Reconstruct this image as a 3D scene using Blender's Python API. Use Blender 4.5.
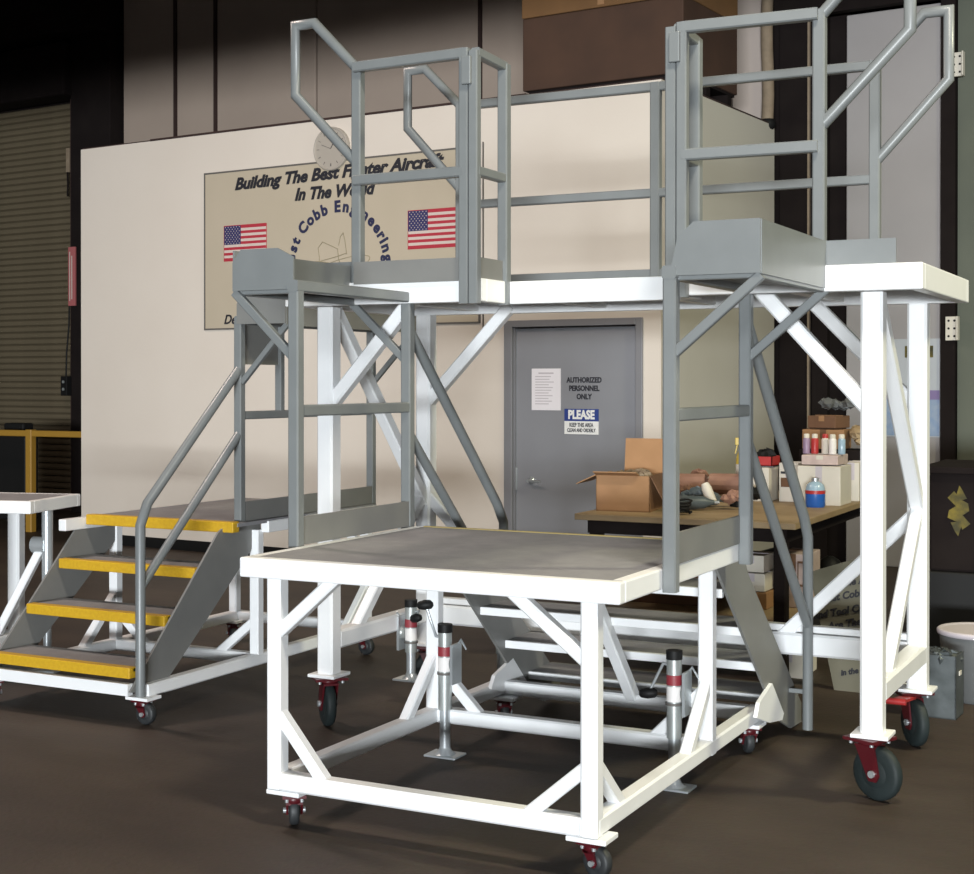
import bpy, bmesh, math, random
from mathutils import Vector, Matrix
random.seed(7)
PI = math.pi
S = bpy.context.scene
COL = S.collection
for o in list(bpy.data.objects): bpy.data.objects.remove(o)

# ------------------------------------------------------------------ camera
cd = bpy.data.cameras.new('camera'); cam = bpy.data.objects.new('camera', cd); COL.objects.link(cam)
cam.location = (1.7065, -4.2745, 1.6)
cam.rotation_euler = (PI/2 - 0.0055, -0.0002, 0.4735)
cd.sensor_width = 36; cd.sensor_fit = 'HORIZONTAL'; cd.lens = 1450.1/974*36
cd.shift_x = 3.3/974; cd.shift_y = -47.07/974
cd.clip_start = .05; cd.clip_end = 100
S.camera = cam

# ------------------------------------------------------------------ world, lights, exposure
w = bpy.data.worlds.new('world'); S.world = w; w.use_nodes = True
w.node_tree.nodes['Background'].inputs[0].default_value = (.80, .90, 1, 1)
w.node_tree.nodes['Background'].inputs[1].default_value = .35
S.view_settings.view_transform = 'Standard'; S.view_settings.look = 'None'
S.view_settings.exposure = 0.0; S.view_settings.gamma = 1.0
try: S.view_settings.use_curve_mapping = False
except Exception: pass

def area(name, loc, target, sx, sy, power, col):
    l = bpy.data.lights.new(name, 'AREA'); l.shape = 'RECTANGLE'; l.size = sx; l.size_y = sy
    l.energy = power; l.color = col
    o = bpy.data.objects.new(name, l); COL.objects.link(o); o.location = loc
    o.rotation_euler = (Vector(target)-Vector(loc)).to_track_quat('-Z', 'Y').to_euler()
    return o
# daylight entering by the open vehicle door behind the photographer
area('door_daylight', (8.3, -26.0, 1.5), (-1.5, 3.0, 1.6), 10.0, 1.6, 10300, (.92, .97, 1))
# high bay lamps hanging in the hall
area('bay_lamp_light', (1.5, -1.0, 6.02), (1.5, -1.0, 0), 1.2, .5, 260, (1, .92, .78))
area('bay_lamp_light', (-5.5, 1.5, 6.02), (-5.5, 1.5, 0), 1.2, .5, 190, (1, .82, .72))
area('bay_lamp_light', (4.6, 2.6, 6.02), (4.6, 2.6, 0), 1.2, .5, 420, (1, .95, .64))

# ------------------------------------------------------------------ materials
def mat(name, col, rough=.6, metal=0, spec=.5, noise=None, bump=None, emis=None):
    m = bpy.data.materials.new(name); m.use_nodes = True
    nt = m.node_tree; b = nt.nodes['Principled BSDF']
    b.inputs['Base Color'].default_value = (*col, 1); b.inputs['Roughness'].default_value = rough
    b.inputs['Metallic'].default_value = metal; b.inputs['Specular IOR Level'].default_value = spec
    if noise or bump: tc = nt.nodes.new('ShaderNodeTexCoord')
    if noise:
        sc, amt, col2 = noise
        n = nt.nodes.new('ShaderNodeTexNoise'); n.inputs['Scale'].default_value = sc; n.inputs['Detail'].default_value = 5
        r = nt.nodes.new('ShaderNodeValToRGB'); r.color_ramp.elements[0].position = .5-amt; r.color_ramp.elements[1].position = .5+amt
        r.color_ramp.elements[0].color = (*col2, 1); r.color_ramp.elements[1].color = (*col, 1)
        nt.links.new(tc.outputs['Object'], n.inputs['Vector']); nt.links.new(n.outputs['Fac'], r.inputs[0]); nt.links.new(r.outputs[0], b.inputs['Base Color'])
    if bump:
        sc, st = bump
        n2 = nt.nodes.new('ShaderNodeTexNoise'); n2.inputs['Scale'].default_value = sc; n2.inputs['Detail'].default_value = 3
        bp = nt.nodes.new('ShaderNodeBump'); bp.inputs['Strength'].default_value = st; bp.inputs['Distance'].default_value = .01
        nt.links.new(tc.outputs['Object'], n2.inputs['Vector']); nt.links.new(n2.outputs['Fac'], bp.inputs['Height']); nt.links.new(bp.outputs[0], b.inputs['Normal'])
    return m
M = dict(
 white = mat('white_paint', (.86,.87,.88), .35, noise=(6,.3,(.80,.81,.82))),
 gray = mat('gray_paint', (.190,.203,.206), .36, noise=(9,.3,(.165,.177,.18))),
 graydk = mat('gray_sheet', (.20,.20,.19), .5, noise=(7,.3,(.17,.17,.165))),
 grit = mat('gray_grit', (.27,.27,.285), .65, noise=(14,.25,(.215,.215,.23)), bump=(260,.35)),
 yellow = mat('yellow_nosing', (.62,.38,.015), .5, noise=(60,.2,(.54,.31,.012)), bump=(300,.3)),
 yelline = mat('yellow_edge', (.34,.27,.11), .6),
 red = mat('red_enamel', (.075,.006,.010), .35),
 rubber = mat('black_rubber', (.018,.020,.022), .55, noise=(20,.2,(.03,.033,.035))),
 tyre = mat('dark_green_rubber', (.018,.026,.027), .6, spec=.3, noise=(12,.2,(.012,.017,.017))),
 zinc = mat('zinc_steel', (.60,.63,.65), .28, .6, noise=(8,.3,(.46,.50,.52))),
 tube = mat('galvanised_tube', (.46,.49,.48), .35, .5, noise=(10,.3,(.36,.38,.37))),
 black = mat('black_plastic', (.010,.010,.010), .55, spec=.2),
 label = mat('jack_label_white', (.75,.72,.70), .5),
 labred = mat('jack_label_red', (.26,.03,.04), .5),
 wall = mat('cream_wall_paint', (.70,.635,.56), .75, noise=(1.1,.3,(.655,.585,.51)), bump=(40,.08)),
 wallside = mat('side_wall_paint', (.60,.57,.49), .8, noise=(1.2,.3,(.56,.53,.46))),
 metalwall = mat('hall_wall_panel', (.42,.335,.275), .8, noise=(1.5,.35,(.36,.285,.235))),
 dark = mat('dark_steel', (.016,.012,.011), .9, spec=.12, noise=(4,.3,(.010,.007,.007))),
 brown = mat('brown_steel', (.045,.022,.018), .8, noise=(4,.3,(.025,.012,.010))),
 ceil = mat('ceiling_dark', (.035,.03,.028), .9),
 shellm = mat('hall_shell', (.10,.09,.08), .9),
 shutter = mat('shutter_slat', (.155,.125,.08), .55, spec=.25, noise=(3,.3,(.12,.097,.062))),
 crate1 = mat('dark_brown_board', (.075,.036,.020), .8, noise=(3,.3,(.045,.022,.013))),
 crate2 = mat('tan_brown_board', (.20,.10,.035), .8, noise=(3,.3,(.14,.07,.025))),
 door = mat('door_gray', (.255,.26,.28), .45, noise=(2,.3,(.225,.23,.25))),
 doorfr = mat('door_frame_gray', (.21,.21,.225), .45),
 paper = mat('paper_white', (.78,.75,.78), .7),
 print = mat('gray_print', (.50,.46,.49), .8),
 ink = mat('black_ink', (.018,.018,.025), .6),
 navy = mat('navy_ink', (.022,.025,.07), .6),
 signblue = mat('sign_blue', (.025,.05,.22), .5),
 signwhite = mat('sign_white', (.78,.78,.76), .5),
 banner = mat('banner_beige', (.50,.43,.33), .6, noise=(2,.3,(.46,.40,.30))),
 bborder = mat('banner_border', (.12,.11,.10), .6),
 tanline = mat('tan_line', (.30,.26,.17), .6),
 flagred = mat('flag_red', (.42,.03,.05), .6), flagwhite = mat('flag_white', (.62,.52,.47), .6), flagblue = mat('flag_blue', (.03,.03,.11), .6),
 clock = mat('clock_face', (.55,.50,.42), .5, noise=(14,.2,(.40,.36,.30))),
 clockrim = mat('clock_rim', (.40,.36,.31), .5),
 wood = mat('bench_wood', (.34,.25,.14), .6, noise=(7,.3,(.25,.17,.09))),
 card = mat('cardboard', (.35,.19,.09), .8, noise=(10,.3,(.29,.155,.07))),
 cardd = mat('cardboard_dark', (.17,.085,.045), .85, noise=(8,.3,(.12,.06,.03))),
 kraft = mat('kraft_paper', (.36,.20,.14), .8, noise=(9,.3,(.26,.14,.10)), bump=(25,.4)),
 cream = mat('cream_carton', (.66,.62,.54), .7, noise=(6,.3,(.58,.54,.47))),
 pinkbox = mat('pink_carton', (.60,.48,.44), .7, noise=(18,.2,(.45,.35,.33))),
 bottleb = mat('bottle_blue', (.02,.11,.42), .3), bottlel = mat('bottle_clear', (.30,.42,.52), .25),
 bottley = mat('bottle_yellow', (.55,.40,.06), .4), redp = mat('red_plastic', (.40,.03,.03), .4),
 tool = mat('tool_gray', (.08,.10,.11), .45), purple = mat('can_purple', (.28,.2,.3), .4),
 binc = mat('bin_gray', (.13,.135,.135), .5, noise=(6,.3,(.10,.105,.105))),
 galv = mat('bin_galvanised', (.12,.135,.14), .45, .4, noise=(14,.25,(.06,.07,.07))),
 yellowp = mat('yellow_rail_paint', (.33,.18,.022), .6),
 gold = mat('yellow_smudge', (.17,.13,.022), .9, noise=(14,.15,(.05,.045,.02))),
 signred = mat('pink_red_strip', (.42,.12,.12), .7),
 panelg = mat('hall_panel_gray', (.34,.32,.32), .8, noise=(1.6,.3,(.30,.28,.28))),
 panelgreen = mat('hall_panel_green', (.12,.13,.10), .8, noise=(2,.3,(.09,.10,.08))),
 pillar = mat('pillar_pink_white', (.46,.39,.35), .8),
 sling = mat('pipe_tan', (.30,.23,.16), .8, noise=(12,.3,(.20,.15,.10))),
 signboard = mat('board_beige', (.17,.16,.115), .7),
 posterp = mat('poster_pale', (.42,.44,.47), .7), posterb = mat('poster_blue', (.20,.28,.42), .7, noise=(16,.2,(.28,.34,.44))),
 posterv = mat('poster_violet', (.20,.15,.30), .7),
 lamp = mat('lamp_shade', (.05,.06,.05), .5),
)
# floor: worn brown concrete
mf = bpy.data.materials.new('floor_concrete'); mf.use_nodes = True; nt = mf.node_tree; b = nt.nodes['Principled BSDF']
tc = nt.nodes.new('ShaderNodeTexCoord'); mp = nt.nodes.new('ShaderNodeMapping'); nt.links.new(tc.outputs['Object'], mp.inputs['Vector'])
mp.inputs['Scale'].default_value = (.6, 1.5, 1)
n1 = nt.nodes.new('ShaderNodeTexNoise'); n1.inputs['Scale'].default_value = 1.3; n1.inputs['Detail'].default_value = 8; n1.inputs['Roughness'].default_value = .65
n2 = nt.nodes.new('ShaderNodeTexNoise'); n2.inputs['Scale'].default_value = 45; n2.inputs['Detail'].default_value = 4
nt.links.new(mp.outputs[0], n1.inputs['Vector']); nt.links.new(tc.outputs['Object'], n2.inputs['Vector'])
r1 = nt.nodes.new('ShaderNodeValToRGB'); r1.color_ramp.elements[0].position = .33; r1.color_ramp.elements[1].position = .7
r1.color_ramp.elements[0].color = (.041,.029,.023,1); r1.color_ramp.elements[1].color = (.078,.057,.043,1)
mx = nt.nodes.new('ShaderNodeMixRGB'); mx.blend_type = 'MULTIPLY'; mx.inputs[0].default_value = .35
nt.links.new(n1.outputs['Fac'], r1.inputs[0]); nt.links.new(r1.outputs[0], mx.inputs[1]); nt.links.new(n2.outputs['Color'], mx.inputs[2])
nt.links.new(mx.outputs[0], b.inputs['Base Color']); b.inputs['Roughness'].default_value = .62; b.inputs['Specular IOR Level'].default_value = .35
bp = nt.nodes.new('ShaderNodeBump'); bp.inputs['Strength'].default_value = .15; bp.inputs['Distance'].default_value = .01
nt.links.new(n2.outputs['Fac'], bp.inputs['Height']); nt.links.new(bp.outputs[0], b.inputs['Normal'])
M['floor'] = mf

# ------------------------------------------------------------------ mesh helpers
class MB:
    def __init__(s): s.v = []; s.f = []; s.sm = []
    def add(s, vs, fs, smooth=False):
        n = len(s.v); s.v += [tuple(v) for v in vs]; s.f += [tuple(i+n for i in f) for f in fs]; s.sm += [smooth]*len(fs); return s
    def box(s, x0, x1, y0, y1, z0, z1, bv=0):
        if bv <= 0:
            vs = [(x,y,z) for z in (z0,z1) for (x,y) in ((x0,y0),(x1,y0),(x1,y1),(x0,y1))]
            return s.add(vs, [(3,2,1,0),(4,5,6,7),(0,1,5,4),(1,2,6,5),(2,3,7,6),(3,0,4,7)])
        bm = bmesh.new(); bmesh.ops.create_cube(bm, size=1)
        for v in bm.verts: v.co = Vector(((x0+x1)/2+v.co.x*(x1-x0), (y0+y1)/2+v.co.y*(y1-y0), (z0+z1)/2+v.co.z*(z1-z0)))
        bmesh.ops.bevel(bm, geom=list(bm.edges), offset=bv, segments=2, affect='EDGES', profile=.5)
        bm.verts.index_update(); vs = [v.co.copy() for v in bm.verts]; fs = [[v.index for v in f.verts] for f in bm.faces]; bm.free()
        return s.add(vs, fs)
    def frame(s, p0, p1, up=None):
        p0 = Vector(p0); p1 = Vector(p1); d = (p1-p0).normalized()
        if up is None: up = Vector((0,1,0)) if abs(d.z) > .98 else Vector((0,0,1))
        sd = d.cross(Vector(up)).normalized(); u = sd.cross(d).normalized(); return p0, p1, d, sd, u
    def bar(s, p0, p1, wd, ht=None, c=.12, up=None):
        """square tube with softened corners; wd sideways, ht along up"""
        ht = ht or wd; p0, p1, d, sd, u = s.frame(p0, p1, up); a, b_ = wd/2, ht/2; k = min(wd, ht)*c
        pr = [(-a+k,-b_),(a-k,-b_),(a,-b_+k),(a,b_-k),(a-k,b_),(-a+k,b_),(-a,b_-k),(-a,-b_+k)]
        vs = [p+sd*x+u*y for p in (p0,p1) for (x,y) in pr]
        fs = [(i,(i+1)%8,8+(i+1)%8,8+i) for i in range(8)]+[tuple(range(7,-1,-1)), tuple(range(8,16))]
        return s.add(vs, fs)
    def cyl(s, p0, p1, r0, r1=None, n=16, caps=True):
        r1 = r0 if r1 is None else r1; p0, p1, d, sd, u = s.frame(p0, p1)
        vs = [p+(sd*math.cos(2*PI*i/n)+u*math.sin(2*PI*i/n))*r for p, r in ((p0,r0),(p1,r1)) for i in range(n)]
        s.add(vs, [(i,(i+1)%n,n+(i+1)%n,n+i) for i in range(n)], True)
        if caps: s.add(vs, [tuple(range(n-1,-1,-1)), tuple(range(n,2*n))])
        return s
    def lathe(s, c, axis, prof, n=20, smooth=True):
        c = Vector(c); ax = Vector(axis).normalized(); _, _, d, sd, u = s.frame((0,0,0), ax)
        vs = [c+ax*h+(sd*math.cos(2*PI*i/n)+u*math.sin(2*PI*i/n))*r for (r,h) in prof for i in range(n)]
        fs = [(k*n+i,k*n+(i+1)%n,(k+1)*n+(i+1)%n,(k+1)*n+i) for k in range(len(prof)-1) for i in range(n)]
        s.add(vs, fs, smooth); s.add(vs, [tuple(range(n-1,-1,-1)), tuple(range((len(prof)-1)*n, len(prof)*n))]); return s
    def path(s, pts, r, n=10, loop=False):
        """round tube along a polyline with mitred joints"""
        P = [Vector(p) for p in pts]; m = len(P); rings = []; prev = None
        for i in range(m):
            a = P[i-1] if (i > 0 or loop) else P[i]; b_ = P[(i+1) % m] if (i < m-1 or loop) else P[i]
            d0 = (P[i]-a).normalized() if (P[i]-a).length > 1e-9 else (b_-P[i]).normalized()
            d1 = (b_-P[i]).normalized() if (b_-P[i]).length > 1e-9 else d0
            t = (d0+d1).normalized(); k = 1/max(.5, t.dot(d1))
            if prev is None:
                u = Vector((0,0,1)) if abs(d1.z) < .9 else Vector((0,1,0)); sd = d1.cross(u).normalized()
            else: sd = (prev-t*prev.dot(t)).normalized()
            prev = sd; u2 = t.cross(sd)
            mdir = (d1-d0); mdir = mdir.normalized() if mdir.length > 1e-6 else None
            ring = []
            for j in range(n):
                o = sd*math.cos(2*PI*j/n)*r+u2*math.sin(2*PI*j/n)*r
                if mdir: o = o+mdir*(o.dot(mdir))*(k-1)
                ring.append(P[i]+o)
            rings.append(ring)
        vs = [v for r_ in rings for v in r_]; cnt = m if loop else m-1
        s.add(vs, [(k*n+j,k*n+(j+1)%n,((k+1)%m)*n+(j+1)%n,((k+1)%m)*n+j) for k in range(cnt) for j in range(n)], True)
        if not loop: s.add(vs, [tuple(range(n-1,-1,-1)), tuple(range((m-1)*n, m*n))])
        return s
    def prism(s, poly, axis, a0, a1):
        """extrude polygon; axis 'x': poly (y,z); 'y': poly (x,z); 'z': poly (x,y)"""
        def P(p, a): return {'x':(a,p[0],p[1]),'y':(p[0],a,p[1]),'z':(p[0],p[1],a)}[axis]
        n = len(poly); vs = [P(p,a) for a in (a0,a1) for p in poly]
        return s.add(vs, [(i,(i+1)%n,n+(i+1)%n,n+i) for i in range(n)]+[tuple(range(n-1,-1,-1)), tuple(range(n,2*n))])
    def mesh(s, name, m):
        me = bpy.data.meshes.new(name); me.from_pydata(s.v, [], s.f); me.materials.append(m)
        me.polygons.foreach_set('use_smooth', s.sm)
        bm = bmesh.new(); bm.from_mesh(me); bmesh.ops.recalc_face_normals(bm, faces=bm.faces); bm.to_mesh(me); bm.free()
        me.update(); return me

def link(name, me, parent=None, loc=(0,0,0), rot=(0,0,0)):
    o = bpy.data.objects.new(name, me); COL.objects.link(o); o.parent = parent; o.location = loc; o.rotation_euler = rot; return o
def base(o):
    p = Vector((0,0,0)); q = o
    while q is not None: p += Vector(q.location); q = q.parent
    return p
def part(name, mb, m, parent=None, label=None, kind=None):
    """mesh given in the root's frame but in absolute coordinates (root not rotated): shift to the parent"""
    me = mb.mesh(name, M[m])
    if parent is not None:
        L = base(parent); me.transform(Matrix.Translation(-L))
    o = link(name, me, parent)
    if label: o['label'] = label
    if kind: o['kind'] = kind
    return o
def lpart(name, mb, m, parent, label=None, loc=(0,0,0), rot=(0,0,0)):
    o = link(name, mb.mesh(name, M[m]), parent, loc, rot)
    if label: o['label'] = label
    return o
def thing(name, label, cat, loc=(0,0,0), rotz=0, group=None):
    o = bpy.data.objects.new(name, None); COL.objects.link(o); o.location = loc; o.rotation_euler = (0,0,rotz)
    o.empty_display_size = .1; o['label'] = label; o['category'] = cat
    if group: o['group'] = group
    return o
def tag(o, label, cat, group=None):
    o['label'] = label; o['category'] = cat
    if group: o['group'] = group
    return o
def structure(name, mb, m, parent=None, loc=(0,0,0), rotz=0):
    o = link(name, mb.mesh(name, M[m]), parent, loc, (0,0,rotz))
    if parent is None: o['kind'] = 'structure'
    return o
def text_obj(name, txt, size, m, parent, loc, rot=(PI/2,0,0), shear=0, bold=0, depth=.0012, align='CENTER', sx=1):
    c = bpy.data.curves.new(name, 'FONT'); c.body = txt; c.size = size; c.shear = shear; c.offset = bold; c.extrude = depth
    c.align_x = align; c.align_y = 'CENTER'; c.resolution_u = 3
    t = bpy.data.objects.new(name, c); COL.objects.link(t); bpy.context.view_layer.update()
    me = bpy.data.meshes.new_from_object(t.evaluated_get(bpy.context.evaluated_depsgraph_get()))
    bpy.data.objects.remove(t); me.materials.clear(); me.materials.append(M[m]); me.name = name
    o = link(name, me, parent, loc, rot); o.scale = (sx,1,1); return o

# ------------------------------------------------------------------ hall shell
A5 = math.radians(-5)
structure('floor', MB().box(-16, 8, -11, 13, -.1, 0), 'floor')
structure('ceiling', MB().box(-16, 8, -11, 13, 7.3, 7.5), 'ceil')
structure('wall_left', MB().box(-16.2, -16, -11, 13, 0, 7.5), 'shellm')
structure('wall_right', MB().box(8, 8.2, -11, 13, 0, 7.5), 'shellm')
nw = MB().box(-16, -4, -11.2, -11, 0, 7.5).box(-4, 8, -11.2, -11, 4.9, 7.5)
structure('wall_near', nw, 'shellm')

structure('added_shade_girder', MB().box(-15.5, 9, -.16, .16, 4.06, 4.12).box(-15.5, 9, -.025, .025, 4.12, 5.2).box(-15.5, 9, -.16, .16, 5.2, 5.26), 'brown', loc=(0,-1.5,0), rotz=A5)  # unseen overhead girder, added so its shadow darkens the upper back wall

# office box; local frame: x along its front wall (0 = right corner, negative to the left), y into the room
OC = (-2.155, 6.244, 0)
fw = MB()
fw.box(-6.36, -1.40, 0, .12, 0, 3.92).box(-.153, 0, 0, .12, 0, 3.92).box(-1.40, -.153, 0, .12, 2.10, 3.92)
structure('wall_front', fw, 'wall', loc=OC, rotz=A5)
structure('wall_side', MB().box(-.12, .001, .12, 2.39, 0, 3.92), 'wallside', loc=OC, rotz=A5)
structure('wall_office_left', MB().box(-6.36, -6.24, .12, 2.39, 0, 3.92), 'wall', loc=OC, rotz=A5)
structure('ceiling_office', MB().box(-6.36, 0, 0.02, 2.37, 3.92, 3.935), 'brown', loc=OC, rotz=A5)
structure('baseboard_front', MB().box(-6.36, -1.41, -.012, 0, 0, .10).box(-.145, 0, -.012, 0, 0, .10), 'black', loc=OC, rotz=A5)
structure('baseboard_side', MB().box(0, .014, .0, 2.39, 0, .10), 'black', loc=OC, rotz=A5)
structure('trim_1', MB().box(-5.4, -1.2, -.006, .03, 3.918, 3.938), 'brown', loc=OC, rotz=A5)

# office door
d1 = structure('door_1', MB().box(-1.315, -.215, .03, .075, .01, 2.035, .004), 'door', loc=OC, rotz=A5)
fr = MB().box(-1.40, -1.325, -.02, .10, 0, 2.10, .004).box(-.21, -.150, -.02, .10, 0, 2.10, .004).box(-1.325, -.21, -.02, .10, 2.045, 2.10, .004)
fr.box(-1.325, -1.31, .012, .03, 0, 2.04).box(-.222, -.208, .012, .03, 0, 2.04)
lpart('door_frame', fr, 'doorfr', d1)
hd = MB().lathe((-1.165,.03,.80), (0,-1,0), [(.032,0),(.032,.008),(.014,.012),(.012,.045),(.016,.055)]).bar((-1.165,-.02,.80), (-1.06,-.025,.795), .018, .016, .3)
lpart('door_handle', hd, 'zinc', d1, 'bright chrome lever handle')
lpart('strike_plate', MB().box(-1.318,-1.300,.022,.032,.72,.90), 'zinc', d1)

# notices on the door
def wall_thing(name, label, cat, s, off, z):
    v = Matrix.Rotation(A5, 3, 'Z') @ Vector((s, off, 0))
    return thing(name, label, cat, (OC[0]+v.x, OC[1]+v.y, z), A5)
t = wall_thing('notice_sheet', 'white printed paper sheet taped at upper left of the gray door', 'notice', -1.028, .027, 1.54)
lpart('sheet', MB().box(-.134,.134,-.002,.002,-.168,.168), 'paper', t)
pr = MB()
for k in range(11):
    z = .10-k*.022; pr.box(-.10, .02+random.random()*.08, -.0035, -.002, z, z+.007)
pr.box(-.07,.07,-.0035,-.002,.125,.137)
lpart('print_lines', pr, 'print', t, 'faint grey lines of print')
t = wall_thing('door_lettering', 'black lettering AUTHORIZED PERSONNEL ONLY on the gray door', 'lettering', -.683, .028, 1.55)
for i, tx in enumerate(('AUTHORIZED', 'PERSONNEL', 'ONLY')):
    text_obj('text_line', tx, .058, 'ink', t, (0,0,.064-i*.066), bold=.0022, sx=.86)
t = wall_thing('please_sign', 'blue and white PLEASE sign fixed below the door lettering', 'sign', -.705, .026, 1.285)
lpart('blue_field', MB().box(-.153,.153,-.003,.003,.003,.101), 'signblue', t)
lpart('white_field', MB().box(-.153,.153,-.003,.003,-.101,.003), 'signwhite', t)
text_obj('text_line', 'PLEASE', .095, 'signwhite', t, (0,-.004,.052), bold=.0045, sx=.80)
text_obj('text_line', 'KEEP THIS AREA', .045, 'ink', t, (0,-.004,-.028), bold=.001, sx=.66)
text_obj('text_line', 'CLEAN AND ORDERLY', .040, 'ink', t, (0,-.004,-.070), bold=.001, sx=.62)

# company banner
def banner_text(root):
    text_obj('text_line', 'Building The Best Fighter Aircraft', .150, 'ink', root, (.0,-.014,.62), rot=(PI/2,-.018,0), shear=.3, bold=.0065, sx=1.13)
    text_obj('text_line', 'In The World', .150, 'ink', root, (0,-.014,.455), shear=.3, bold=.0065, sx=1.04)
    text_obj('text_line', 'De', .120, 'ink', root, (-1.21,-.014,-.645), shear=.3, bold=.003)
    s = 'West Cobb Engineering'; cx, cz, R = .055, -.225, .545
    wid = {'W':1.45,'m':1.3,'i':.5,'t':.62,'r':.66,' ':.55,'E':1.05,'C':1.15}; tot = [wid.get(c,.92) for c in s]
    a0, a1 = math.radians(187), math.radians(3); acc = 0; T = sum(tot)
    for c, q in zip(s, tot):
        a = a0+(a1-a0)*(acc+q/2)/T; acc += q
        if c != ' ': text_obj('letter', c, .138, 'navy', root, (cx+R*math.cos(a), -.014, cz+R*math.sin(a)), rot=(PI/2, PI/2-a, 0), bold=.006)
bn = wall_thing('company_banner', 'beige company banner with two flags on the cream office wall', 'banner', -3.166, 0, 2.82)
lpart('panel', MB().box(-1.524,1.524,-.010,-.001,-.73,.73), 'banner', bn)
bd = MB()
for x0,x1,z0,z1 in ((-1.53,1.53,.72,.735),(-1.53,1.53,-.735,-.72),(-1.53,-1.515,-.735,.735),(1.515,1.53,-.735,.735),(1.555,1.563,-.77,.76)): bd.box(x0,x1,-.014,-.001,z0,z1)
lpart('border', bd, 'bborder', bn)
banner_text(bn)
for fx, fz in ((-1.024, .062), (1.062, .074)):
    W_, H_ = .508, .320
    f = lpart('flag', MB().box(-W_/2,W_/2,-.0125,-.010,-H_/2,H_/2), 'flagwhite', bn, 'small national flag print with red stripes', (fx,0,fz))
    st = MB()
    for k in range(0,13,2):
        z1 = H_/2-k*H_/13; x0 = -W_/2 if k >= 7 else -W_/2+.4*W_; st.box(x0, W_/2, -.0135, -.0125, z1-H_/13, z1)
    st.box(-W_/2-.006, W_/2+.006, -.0115, -.0102, -H_/2-.006, H_/2+.006)
    lpart('stripes', st, 'flagred', f)
    lpart('canton', MB().box(-W_/2, -W_/2+.4*W_, -.0140, -.0126, H_/2-7*H_/13, H_/2), 'flagblue', f)
    ss = MB()
    for r in range(9):
        for c in range(6 if r % 2 == 0 else 5):
            x = -W_/2+.4*W_*(c+.5+(r%2)*.5)/6; z = H_/2-7*H_/13*(r+.6)/9.2
            ss.prism([(x+.007*(1 if k%2==0 else .42)*math.sin(PI*k/5), z+.007*(1 if k%2==0 else .42)*math.cos(PI*k/5)) for k in range(10)], 'y', -.0148, -.0139)
    so = lpart('stars', ss, 'flagwhite', f); so['kind'] = 'stuff'
lg = MB()
def curve(pts): lg.path([(x,-.012,z) for x,z in pts], .0035, 5)
def ell(cx, cz, a, b, ro, n=28, a0=0, a1=2*PI): curve([(cx+a*math.cos(q)*math.cos(ro)-b*math.sin(q)*math.sin(ro), cz+a*math.cos(q)*math.sin(ro)+b*math.sin(q)*math.cos(ro)) for q in [a0+(a1-a0)*i/n for i in range(n+1)]])
ell(.05,-.22,.36,.07,.22); ell(.24,-.22,.16,.045,-.1); ell(.05,-.28,.40,.09,-.25)
curve([(-.17,-.26),(-.155,-.12),(-.17,-.03),(-.12,.02),(-.02,-.02),(.05,-.05),(.06,-.14),(.10,-.22)])
curve([(-.30,-.26),(-.20,-.16),(.02,-.12),(.15,-.09)]); curve([(.06,-.02),(.08,.06),(.11,.09),(.13,.02),(.15,-.10)])
curve([(-.35,-.30),(-.1,-.21),(.1,-.26),(.3,-.34)]); curve([(.26,-.12),(.34,-.09),(.33,-.18),(.40,-.2),(.43,-.26)])
lpart('emblem', lg, 'tanline', bn, 'thin tan line drawing inside the arched name')

ck = wall_thing('wall_clock', 'round pale wall clock just above the banner lettering', 'clock', -3.176, 0, 3.655)
lpart('face', MB().lathe((0,-.002,0),(0,-1,0),[(.175,0),(.175,.03)],28,False), 'clock', ck)
lpart('rim', MB().lathe((0,-.001,0),(0,-1,0),[(.192,0),(.192,.036),(.186,.042),(.176,.040),(.174,.032)],28), 'clockrim', ck)
lpart('hands', MB().bar((0,-.036,0),(.05,-.036,.075),.010,.004).bar((0,-.036,0),(-.10,-.036,.04),.007,.004), 'bborder', ck)
mk = MB()
for k in range(12):
    a = k*PI/6; mk.bar((.13*math.sin(a),-.034,.13*math.cos(a)),(.155*math.sin(a),-.034,.155*math.cos(a)),.010,.003)
lpart('hour_marks', mk, 'bborder', ck)

# ------------------------------------------------------------------ rear hall wall (local frame parallel to the office)
BC = (-1.947, 8.64, 0)
wb = structure('wall_back', MB().box(-14, 9.5, .12, .25, 0, 7.4), 'dark', loc=BC, rotz=A5)
edges = [-8.27, -7.39, -6.76, -5.29, -3.15, -2.30, -.42]
for x0, x1 in zip(edges[:-1], edges[1:]):
    lpart('wall_panel', MB().box(x0+.012, x1-.012, .0, .12, 0, 7.3, .01), 'metalwall', wb)
for x in (-7.39, -6.76, -3.15):
    lpart('panel_rib', MB().box(x-.018, x+.018, -.03, .12, 0, 7.3), 'brown', wb)
lpart('pillar', MB().box(-.40, -.11, -.03, .12, 0, 7.3, .01), 'pillar', wb)
pp = lpart('wall_panel', MB().box(.03, .68, .05, .12, 0, 7.3), 'dark', wb)
lpart('panel_rib', MB().box(.30, .32, .02, .12, 0, 7.3), 'sling', wb)
lpart('panel_rib', MB().box(.36, .50, -.02, .12, 0, 7.3), 'dark', wb)
lpart('wall_panel', MB().box(.68, 1.50, -.05, .12, 0, 4.82, .01), 'panelg', wb)
lpart('panel_rib', MB().box(1.51, 1.63, -.10, .12, 0, 7.3), 'dark', wb)
lpart('wall_panel', MB().box(1.64, 6.0, -.05, .12, 0, 7.3), 'panelgreen', wb)
lpart('header_beam', MB().box(.05, 9.0, -.16, -.06, 4.84, 5.25), 'dark', wb)

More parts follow.
